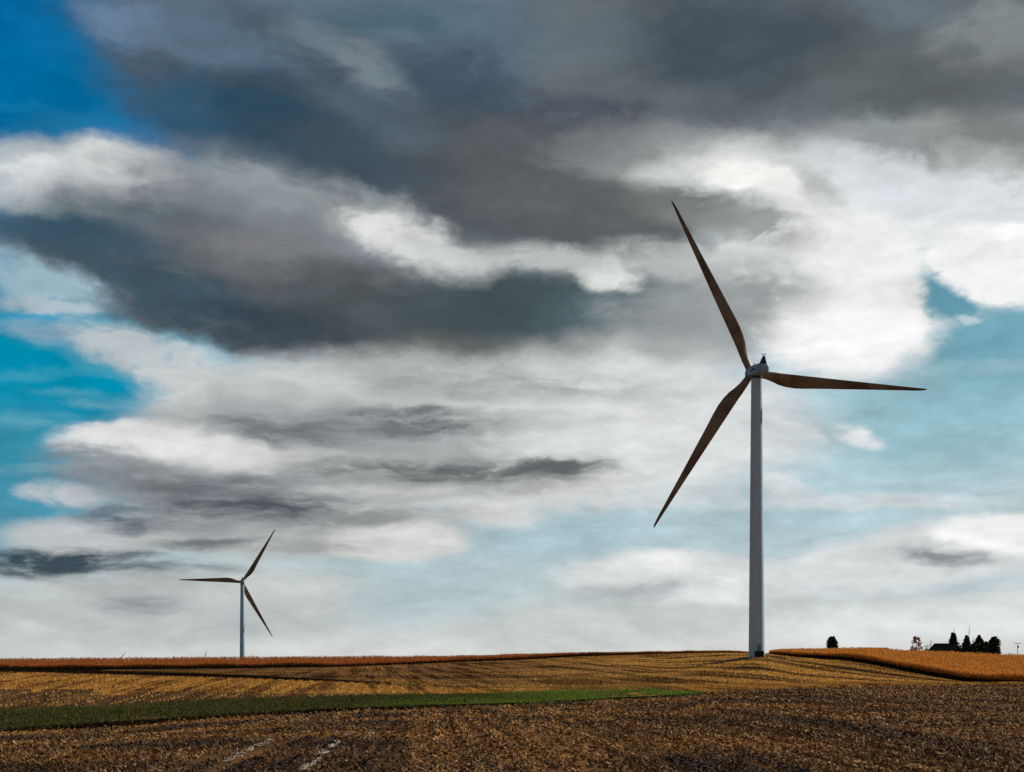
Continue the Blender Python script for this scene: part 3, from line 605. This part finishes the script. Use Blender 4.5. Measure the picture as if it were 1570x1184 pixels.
def blade_mb(Rr):
    prof = [(1.0,1.9,1.9,0),(2.2,1.9,1.85,0),(4.0,2.1,1.6,4),(6.0,2.6,1.25,7),(8.0,3.15,1.0,8),(10.0,3.5,.85,8),(12.5,3.6,.7,7),(15,3.45,.6,5.5),(18,3.15,.52,4.5),(22,2.8,.44,3.4),(27,2.4,.36,2.2),(33,1.9,.27,1),(38,1.5,.2,.5),(43,1.1,.14,0),(47,.8,.1,-1),(49.3,.5,.06,-1),(50,.15,.03,-1)]
    rings = []; n = 18
    for r, c, t, tw in prof:
        ring = []; rr = r * Rr / 50; c *= 1.08; f = min(1, max(0, (r - 2.2) / 5)); a = R(tw); bend = -1.1 * (r / 50) ** 2
        for k in range(n):
            th = 2*math.pi*k/n; cx = math.cos(th); sy = math.sin(th)
            x = .5 * c * cx; y = .5 * t * sy * (1 - f * .55 * (cx + 1) / 2 * (1 if cx > 0 else .4))
            x += f * (c * .5 - .95) * 1.0      # leading edge stays straight, belly on the trailing side (+x)
            ring.append((x*math.cos(a) - y*math.sin(a), x*math.sin(a) + y*math.cos(a) + bend, rr))
        rings.append(ring)
    return MB().rings(rings)
def turbine(loc, yaw, ang0, hub_h, Rr, label, group, detail=True):
    """yaw: heading of the rotor axis measured from +Y towards -X; blades turn in the plane across it"""
    root = empty('wind_turbine', loc, yaw, label=label, cat='wind turbine', group=group)
    s = hub_h / 80.0; H = hub_h - 1.9*s
    t = MB(); prof = [(2.28*s, -1.0), (2.28*s, .12), (2.23*s, .13)]
    for i in range(1, 25): z = H * i / 24; prof.append((s*(2.23 - .73*(i/24)), z))
    t.lathe(prof, 48); tw = t.build('tower', M['tower'], root, True)
    for z, r in ((.21*H, 2.08), (.53*H, 1.85), (.8*H, 1.66)):
        MB().lathe([(s*r-.02, z-.07), (s*r+.022, z-.06), (s*r+.022, z+.06), (s*r-.02, z+.07)], 48).build('flange', M['tower'], tw, True)
    MB().lathe([(1.62*s, H-.35), (1.62*s, H+.25)], 36).build('yaw_ring', M['blackish'], root, True)
    # nacelle: rounded box along y (rotor side +y)
    rings = []
    for y, w, zt, zb in ((-6.3,1.1,.7,-1.5),(-6.0,1.45,1.0,-1.75),(-4,1.7,1.35,-1.75),(0,1.75,1.6,-1.6),(2.4,1.7,1.75,-1.45),(3.3,1.4,1.5,-1.2)):
        ring = []
        for k in range(20):
            a = 2*math.pi*k/20; c, q = math.cos(a), math.sin(a); e = .55
            ring.append((s*w*math.copysign(abs(c)**e, c), s*y, hub_h + s*((zt+zb)/2 + (zt-zb)/2*math.copysign(abs(q)**e, q))))
        rings.append(ring)
    nac = MB().rings(rings).build('nacelle', M['nacelle'], root, True, sharp=50)
    # tail cooler fin with its mast
    z0 = hub_h + .9*s; f = MB()
    f.add([(-.9*s,-6.1*s,z0),(.75*s,-6.1*s,z0),(.75*s,-4.4*s,z0+.15),(-.9*s,-4.4*s,z0+.15),(-.25*s,-6.0*s,z0+2.15*s),(.3*s,-6.0*s,z0+2.15*s),(.3*s,-5.7*s,z0+2.15*s),(-.25*s,-5.7*s,z0+2.15*s)],
          [(0,3,2,1),(4,5,6,7),(0,1,5,4),(1,2,6,5),(2,3,7,6),(3,0,4,7)])
    fin = f.build('cooler_fin', M['blackish'], nac)
    if detail:
        a = MB().tube([(0,-5.85*s,z0+2.15*s),(0,-5.85*s,z0+2.7*s)], .06).tube([(-.55,-5.85*s,z0+2.5*s),(.55,-5.85*s,z0+2.5*s)], .05)
        a.lathe([(.14,0),(.14,.3)], 10, Matrix.Translation((-.5,-5.85*s,z0+2.5*s))).lathe([(.14,0),(.14,.3)], 10, Matrix.Translation((.5,-5.85*s,z0+2.5*s)))
        a.build('wind_sensor', M['blackish'], nac)
        MB().tube([(-.3,1.2,hub_h+1.7),(-.3,1.2,hub_h+2.5)], .12).build('beacon', M['blackish'], nac)
        # faint blue lettering marks on the near side of the nacelle (unreadable in the photo)
        g = MB(); zc = hub_h - .1
        for k in range(7):
            y = -3.4 + k * .62; g.box(-1.78,-1.745,y,y+.42,zc-.3+(.12 if k % 3 == 1 else 0),zc+.35)
        g.build('logo', M['blue'], nac)
    # hub and blades
    yh = 4.3*s; Mh = Matrix.Translation((0, yh, hub_h)) @ Matrix.Rotation(R(-90), 4, 'X')
    hub = MB().lathe([(1.25*s,-1.35*s),(1.7*s,-1.1*s),(1.75*s,.5*s),(1.5*s,1.3*s),(.95*s,2.0*s),(.3*s,2.4*s),(.05,2.45*s)], 28, Mh).build('hub', M['nacelle'], root, True)
    b0 = blade_mb(Rr)
    for k in range(3):
        th = R(ang0 + 120*k)                    # angle in the image plane, counter-clockwise from +x
        bd = b0.build('blade', M['blade'], root, True, sharp=60) if k == 0 else bd0.copy()
        if k == 0: bd0 = bd
        else: COL.objects.link(bd); bd.parent = root
        # local: +z outward along the blade, +x trailing side (clockwise as seen from the camera)
        out_ = Vector((math.cos(th), 0, math.sin(th))); trail = Vector((math.sin(th), 0, -math.cos(th)))
        m = Matrix((trail, trail.cross(out_) * -1, out_)).transposed()
        if m.determinant() < 0: m = Matrix((trail, trail.cross(out_), out_)).transposed()
        bd.matrix_local = Matrix.Translation((0, yh, hub_h)) @ m.to_4x4()
    if detail:
        d = MB().box(-.5,.5,-2.34,-2.1,1.4,3.6); d.build('door', M['door'], tw)
        st = MB()
        for q in range(6): st.box(-.6,.6,-3.9+.26*q,-3.6+.26*q,.2+.2*q,.24+.2*q)
        st.tube([(-.6,-3.9,.2),(-.6,-3.9,1.2),(-.6,-2.4,2.4)], .03).tube([(.6,-3.9,.2),(.6,-3.9,1.2),(.6,-2.4,2.4)], .03)
        st.build('steps', M['blackish'], tw)
        MB().lathe([(3.3, -1.0), (3.3, .10), (2.9, .16)], 40).build('foundation', M['concrete'], root, True)
    return root
GT = 'wind turbines standing across the fields'
def at(px, D): return ((px - CX)/F*D, D, float(zat((px - CX)/F*D, D)[0]))
t1 = at(1160, 227*K)
turbine(t1, R(11), -4.1, 84.2 - t1[2], 53.8, 'large near wind turbine rising from the hill beside the orange corn', GT)
h2 = CAM_H + 116*636*K/F; x2 = (371.5 - CX)/F*636*K; z2 = float(zat(x2, 636*K)[0])
turbine((x2, 636*K, z2), R(10), 57.8, h2 - z2, 50, 'smaller distant wind turbine standing beyond the red corn on the left', GT)
for px, row, D, dist_tip, a0, lab in ((31, 1003, 5600, 0, 64, 'leftmost of the tiny blade tips over the horizon'),(181, 999, 4300, 0, 48, 'tiny blade tip over the horizon, larger of the two at the far left'),
        (313, 995.5, 4700, 0, 76, 'tiny upright blade tip over the horizon just left of the distant turbine'),(698, 1000.5, 5400, 0, 70, 'tiny blade tip over the horizon between the two turbines')):
    D = 1.5*D; th = R(a0); zt = CAM_H + (HY - row)*D/F; zh = zt - 50*math.sin(th); X = (px - CX)/F*D
    zg = float(zat(X, D)[0]); turbine((X, D, zg), R(10), a0, zh - zg, 50, lab, GT, False)
# transformer cabinet in front of the tower
def cabinet():
    x, y = t1[0] + .1, t1[1] - 5.5; z = float(zat(x, y)[0])
    r = empty('transformer_cabinet', (x - .15, y, z), R(-6), label='dark green transformer cabinet at the foot of the large turbine tower', cat='transformer')
    MB().box(-1.45,1.45,-1,1,-.3,.15).build('plinth', M['concrete'], r, bevel=.02)
    MB().box(-1.25,1.25,-.8,.8,.15,1.7).build('body', M['cab'], r, bevel=.04)
    MB().box(-1.33,1.33,-.9,.88,1.7,1.82).build('lid', M['cab'], r, bevel=.02)
    for s_ in (-1, 1):
        d = MB().box(min(s_*.06,s_*1.15),max(s_*.06,s_*1.15),-.84,-.8,.25,1.6).build('door', M['cab'], r, bevel=.01)
        MB().box(s_*.2-.03,s_*.2+.03,-.89,-.84,.8,1.05).build('handle', M['blackish'], d)
cabinet()
def pad():
    # low gravel turning pad around the foot, slightly raised
    x, y, _ = t1; V = []; Fc = []; n = 40; rr = [0, 3, 6, 9, 12]
    for i, r in enumerate(rr):
        for k in range(n):
            a = 2*math.pi*k/n; X = x + r*1.5*math.cos(a)*(1+.06*math.sin(3*a)) - 2; Y = y + r*.8*math.sin(a) + 2; V.append((X, Y, float(zat(X, Y)[0]) + (.35 if i < 4 else -.1) * (1 - (r/14)**2)))
    for i in range(4):
        for k in range(n): Fc.append((i*n+k, i*n+(k+1)%n, (i+1)*n+(k+1)%n, (i+1)*n+k))
    o = np_mesh('gravel_pad', V, Fc, M['gravel'], None, True); tag(o, kind='structure')
pad()

# ------------------------------------------------------------------ trees, farm buildings, pole
M['bark'] = mat('bark', (.05,.035,.025), .9, (.03,.022,.016), 2, 4)
M['ever'] = mat('evergreen_leaf', (.01,.014,.01), .9, random_isl=[(.024,.036,.018),(.045,.055,.026),(.015,.022,.012),(.075,.075,.035)], spec=.15)
M['rust'] = mat('rust_leaf', (.2,.07,.03), .85, random_isl=[(.45,.13,.02),(.22,.06,.02),(.55,.24,.05),(.12,.05,.02)], trans=.35, spec=.15)
M['dull'] = mat('dull_leaf', (.05,.05,.02), .85, random_isl=[(.09,.08,.03),(.05,.05,.02),(.14,.11,.05)], trans=.3, spec=.15)
def tree(name, px, D, width, top_row, shape, leafm, label, nleaf=1500, group=None, leaf=.35, lobes=None, seed=1, base_row=None, sparse=0):
    X = (px - CX)/F*D; z = float(zat(X, D)[0]); H = CAM_H + (HY - top_row)*D/F - z; w = width*D/F/2
    r = empty(name, (X, D, z), 0, label=label, cat='tree', group=group); rs = np.random.default_rng(seed); rd = random.Random(seed)
    tb = MB(); tb.tube([(0,0,-.4),(.05,0,H*.3),(-.05,.05,H*.6),(0,0,H*.93)], [.22+H*.012,.17+H*.01,.12,.03], 8)
    for i in range(14):
        zz = H*(.2+.05*i); a = rd.uniform(0, 6.28); ln = w * shape(min(.99, zz/H + .08)) * .8
        tb.tube([(0,0,zz),(math.cos(a)*ln*.5,math.sin(a)*ln*.5,zz+ln*.2),(math.cos(a)*ln,math.sin(a)*ln,zz+ln*.55)], [.07,.045,.015], 5)
    tb.build('trunk', M['bark'], r, True)
    # clumps inside the envelope, leaves inside clumps
    nc = 70; P = []
    for i in range(nc):
        t = rs.uniform(.07, .97); a = rs.uniform(0, 2*np.pi); rad = w * shape(t) * rs.uniform(.15, .88) ** .6; c = np.array([math.cos(a)*rad, math.sin(a)*rad, H*t])
        if lobes: c[0] += lobes(t)
        cr = w * rs.uniform(.18, .36) * (.45 + .55*shape(t))
        m = nleaf // nc; q = rs.normal(0, 1, (m, 3)); q /= np.linalg.norm(q, axis=1)[:, None]; q *= (rs.random(m) ** .4)[:, None]; q[:, 2] *= 1.1
        P.append(c + q * cr)
    if not sparse:
        m = nleaf; t = rs.uniform(.03, .97, m); a = rs.uniform(0, 2*np.pi, m); rad = w * .86 * np.array([shape(q) for q in t]) * rs.random(m) ** .5; P.append(np.stack([np.cos(a)*rad, np.sin(a)*rad, H*t], 1))
    P = np.concatenate(P); P = P[(P[:, 2] < H) & (P[:, 2] > .1)]
    if sparse: P = P[rs.random(len(P)) > sparse]
    n = len(P); a = rs.normal(0, 1, (n, 3)); a /= np.linalg.norm(a, axis=1)[:, None]; b = np.cross(a, rs.normal(0, 1, (n, 3))); b /= np.linalg.norm(b, axis=1)[:, None]
    s_ = (leaf * 1.5 * rs.uniform(.5, 1.2, n))[:, None]; V = np.stack([P - a*s_, P - b*s_*.6, P + a*s_, P + b*s_*.6], 1).reshape(-1, 3)
    np_mesh('crown', V, np.arange(4*n).reshape(-1, 4), leafm, r); return r
oval = lambda t: math.sin(math.pi * min(1, max(0, t)) ** .75) ** .6
cone = lambda t: (1 - t) ** .6 * (1 if t > .1 else .8)
col_ = lambda t: (1 if t < .62 else max(.05, (1 - t) / .38) ** .7) * .9
dome = lambda t: math.sqrt(max(0, 1 - max(0, (t - .35) / .65) ** 2)) * .95
GE = 'dark evergreens behind the corn'
tree('round_tree', 1276.5, 470*K, 22, 975.5, lambda t: dome(t) * (1 - .15*t), M['ever'], 'lone dark round tree on the ridge just right of the large turbine', 2600, leaf=.32, seed=3)
tree('rust_tree', 1405, 430*K, 19, 974.5, oval, M['rust'], 'small rust coloured tree with thin foliage left of the dark barn', 1500, leaf=.26, seed=4, sparse=.08)
tree('conifer', 1462, 452*K, 25, 969.5, cone, M['ever'], 'tallest dark conifer, touching the right end of the barn', 2800, GE, .30, seed=5)
tree('conifer', 1482, 455*K, 23, 973.5, cone, M['ever'], 'narrow dark conifer with a bare tree rising behind it', 2600, GE, .30, seed=6)
tree('conifer', 1501, 458*K, 19, 973, col_, M['ever'], 'columnar dark evergreen with shrubs at its foot, between the pointed conifers and the round trees', 2600, GE, .28, seed=7)
tree('round_tree', 1524, 455*K, 23, 976, dome, M['ever'], 'broad round dark tree at the right end of the farm grove', 2800, GE, .32, seed=8)
tree('round_tree', 1512, 457*K, 10, 983, dome, M['ever'], 'short dark tree squeezed beside the broad round one at the right end', 1200, GE, .28, seed=9)
def shrub(px, D, width, top_row, m, label, seed, n=1300):
    X = (px - CX)/F*D; z = float(zat(X, D)[0]); H = CAM_H + (HY - top_row)*D/F - z; w = width*D/F/2; rs = np.random.default_rng(seed)
    r = empty('shrub', (X, D, z), 0, label=label, cat='shrub', group='shrubs around the farmstead')
    tb = MB()
    for i in range(7): a = i*.9; tb.tube([(0,0,-.2),(math.cos(a)*w*.4,math.sin(a)*w*.3,H*.45),(math.cos(a)*w*.7,math.sin(a)*w*.5,H*.85)], [.06,.04,.015], 5)
    tb.build('stem', M['bark'], r)
    q = rs.normal(0, 1, (n, 3)); q /= np.linalg.norm(q, axis=1)[:, None]; q *= (rs.random(n) ** .45)[:, None]; P = q * np.array([w, w*.8, H*.5]) + np.array([0, 0, H*.52]); P[:, 2] += rs.normal(0, .25, n)
    a = rs.normal(0, 1, (n, 3)); a /= np.linalg.norm(a, axis=1)[:, None]; b = np.cross(a, rs.normal(0, 1, (n, 3))); b /= np.linalg.norm(b, axis=1)[:, None]; s_ = (.42 * rs.uniform(.5, 1.2, n))[:, None]
    np_mesh('foliage', np.stack([P - a*s_, P - b*s_*.6, P + a*s_, P + b*s_*.6], 1).reshape(-1, 3), np.arange(4*n).reshape(-1, 4), m, r)
shrub(1472, 449*K, 13, 990, M['ever'], 'low dark shrub between the two pointed conifers', 21)
shrub(1492, 450*K, 13, 986, M['ever'], 'low dark shrub between the narrow conifer and the columnar evergreen', 22)
shrub(1511, 449*K, 12, 992, M['ever'], 'low dark shrub at the foot of the columnar evergreen', 23)
shrub(1421, 432*K, 9, 987, M['dull'], 'pale thin shrub between the rust coloured tree and the barn', 24, 130)
shrub(1398, 428*K, 7, 991, M['rust'], 'small reddish shrub at the left foot of the rust coloured tree', 25, 160)
def bare_tree(px, D, width, top_row, label, seed):
    X = (px - CX)/F*D; z = float(zat(X, D)[0]); H = CAM_H + (HY - top_row)*D/F - z; w = width*D/F/2; rd = random.Random(seed)
    r = empty('bare_tree', (X, D, z), 0, label=label, cat='tree', group='leafless trees at the farmstead')
    tb = MB(); tb.tube([(0,0,-.4),(.1,0,H*.4),(0,.1,H*.7),(.05,0,H)], [.26,.18,.11,.03], 8); tb.build('trunk', M['bark'], r, True)
    br = MB()
    def grow(p, d, l, rad, dep):
        q = p + d*l; br.tube([p, (p+q)/2 + Vector((rd.uniform(-.1,.1),rd.uniform(-.1,.1),0))*l, q], [rad, rad*.75, rad*.5], 4)
        if dep:
            for _ in range(3):
                nd = (d + Vector((rd.uniform(-.7,.7), rd.uniform(-.7,.7), rd.uniform(-.1,.6)))).normalized(); grow(q - d*l*rd.uniform(0,.4), nd, l*rd.uniform(.5,.75), rad*.5, dep-1)
    for i in range(11):
        zz = H*(.35 + .055*i); a = rd.uniform(0, 6.28); grow(Vector((0,0,zz)), Vector((math.cos(a)*.6, math.sin(a)*.6, .9)).normalized(), w*.75*(1.15 - zz/H*.6), .06, 2)
    br.build('branch', M['bark'], r)
bare_tree(1463, 475*K, 8, 961, 'thin bare treetop showing above the tallest conifer', 31)
bare_tree(1486, 480*K, 11, 957.5, 'tallest bare tree, behind the narrow conifer', 32)
bare_tree(1493, 470*K, 9, 976, 'short bare tree leaning between two evergreens', 33)
bare_tree(1427, 436*K, 11, 982.5, 'small bare tree at the left end of the barn', 34)
M['roof'] = mat('dark_roof', (.012,.016,.014), .8, (.02,.024,.02), 1.5, 3)
M['wall'] = mat('barn_wall', (.02,.026,.022), .85, (.014,.018,.015), 1.5, 3, stretch=(3,3,.4))
M['glass'] = mat('window_glass', (.03,.04,.05), .1, (.02,.03,.04), 1, 2, spec=.5)
M['trim'] = mat('trim', (.35,.33,.30), .7, (.28,.26,.24), 2, 3)
M['tanroof'] = mat('tan_roof', (.20,.14,.08), .7, (.14,.09,.05), 1, 3)
def barn(px0, px1, D, ridge_row, hw, wall_h, roofm, label, name, eave=.4, hip=2.5, cupola=False):
    xc = ((px0+px1)/2 - CX)/F*D; z = float(zat(xc, D)[0]); L2 = (px1-px0)*D/F/2; H = CAM_H + (HY - ridge_row)*D/F - z
    r = empty(name, (xc, D, z), 0, label=label, cat='barn', group=None)
    wall_h = min(wall_h, H*.6)
    MB().box(-L2+eave, L2-eave, -hw, hw, -.5, wall_h).build('wall', M['wall'], r)
    e = hw + eave; v = [(-L2,-e,wall_h),(L2,-e,wall_h),(L2,e,wall_h),(-L2,e,wall_h),(-L2+hip,0,H),(L2-hip*.4,0,H),(-L2,-e,wall_h-.12),(L2,-e,wall_h-.12),(L2,e,wall_h-.12),(-L2,e,wall_h-.12)]
    rf = MB().add(v, [(0,1,5,4),(2,3,4,5),(3,0,4),(1,2,5),(0,6,7,1),(1,7,8,2),(2,8,9,3),(3,9,6,0),(6,9,8,7)]).build('roof', roofm, r)
    MB().box(-L2+hip, L2-hip*.4, -.12, .12, H-.03, H+.09).build('ridge_cap', roofm, rf)
    d = MB().box(-1.4, 1.4, -hw-.08, -hw, 0, wall_h*.82).build('door', M['trim'], r); MB().box(.9,1.0,-hw-.14,-hw-.08,.9,1.2).build('handle', M['blackish'], d)
    for x in (-L2*.65, L2*.6):
        w_ = MB().box(x-.5, x+.5, -hw-.06, -hw, wall_h*.4, wall_h*.78).build('window', M['trim'], r); MB().box(x-.4, x+.4, -hw-.09, -hw-.06, wall_h*.44, wall_h*.74).build('pane', M['glass'], w_)
    return r
barn(1423, 1462, 440*K, 986.8, 4, 3.0, M['roof'], 'dark barn with a long low roof between the rust tree and the conifers', 'barn', hip=3.4)
barn(1322, 1364, 440*K, 993.3, 5, 2.6, M['tanroof'], 'long low shed whose flat brown roof just clears the orange corn', 'shed', hip=2.2)
def pole():
    X, D, z = at(1560, 440*K); H = CAM_H + (HY - 986.5)*D/F - z
    r = empty('utility_pole', (X, D, z), R(5), label='thin utility pole with crossarm and transformer at the right edge', cat='utility pole')
    MB().tube([(0,0,-.5),(0,0,H+.25)], [.17,.13], 10).build('post', M['bark'], r, True)
    MB().box(-2.1,2.1,-.22,-.1,H-.15,H+.05).build('crossarm', M['bark'], r)
    for x in (-1.9,-1.0,1.0,1.9): MB().lathe([(.07,0),(.12,.08),(.09,.26),(.03,.3)], 10, Matrix.Translation((x,-.16,H+.05))).build('insulator', M['trim'], r, True)
    MB().lathe([(.36,0),(.40,.06),(.40,1.2),(.3,1.3)], 16, Matrix.Translation((.1,-.55,H-2.6))).build('transformer', M['blackish'], r, True)
pole()
# a few dead weeds that stand clear of the stubble
M['weed'] = mat('dead_weed', (.05,.03,.02), .9, random_isl=[(.05,.03,.02),(.09,.045,.025),(.03,.022,.015)])
def weed(px, D, h, label, seed):
    X, D, z = at(px, D); rd = random.Random(seed); r = empty('dead_weed', (X, D, z), 0, label=label, cat='weed', group='dead weeds standing in the fields')
    st = MB(); lf = MB()
    for i in range(7):
        a = rd.uniform(0, 6.28); s_ = rd.uniform(.1, .4); tip = Vector((math.cos(a)*s_*h, math.sin(a)*s_*h, h*rd.uniform(.7, 1))); st.tube([(0,0,-.05), tip*.5 + Vector((0,0,.1*h)), tip], [.03,.02,.01], 5)
        for q in range(9):
            c = tip * rd.uniform(.35, 1.02); b = rd.uniform(0, 6.28); l = rd.uniform(.08, .2)*h*.6; d = Vector((math.cos(b), math.sin(b), rd.uniform(-.3,.6)))*l; w = d.cross(Vector((0,0,1))).normalized()*l*.3
            lf.add([c, c+d*.5+w, c+d, c+d*.5-w], [(0,1,2,3)])
    st.build('stem', M['weed'], r); lf.build('foliage', M['weed'], r)
weed(70, 104*K, 1.1, 'dead reddish weed standing in the gold stubble near the left edge', 1)
weed(173, 125*K, 1.0, 'dead weed in the gold stubble, second from the left edge', 2)
weed(540, 92*K, .95, 'dark dead weed standing in the middle of the green strip', 3)
weed(713, 93*K, .8, 'small dark weed at the lower edge of the green strip', 4)
weed(620, 148*K, .8, 'rusty brown weed clump on the gold field beside the thin green line', 5)
weed(594, 140*K, .7, 'low brown weed left of the rusty clump on the gold field', 6)
weed(1079, 225*K, 1.1, 'lone weed sticking up on the skyline left of the large turbine', 7)
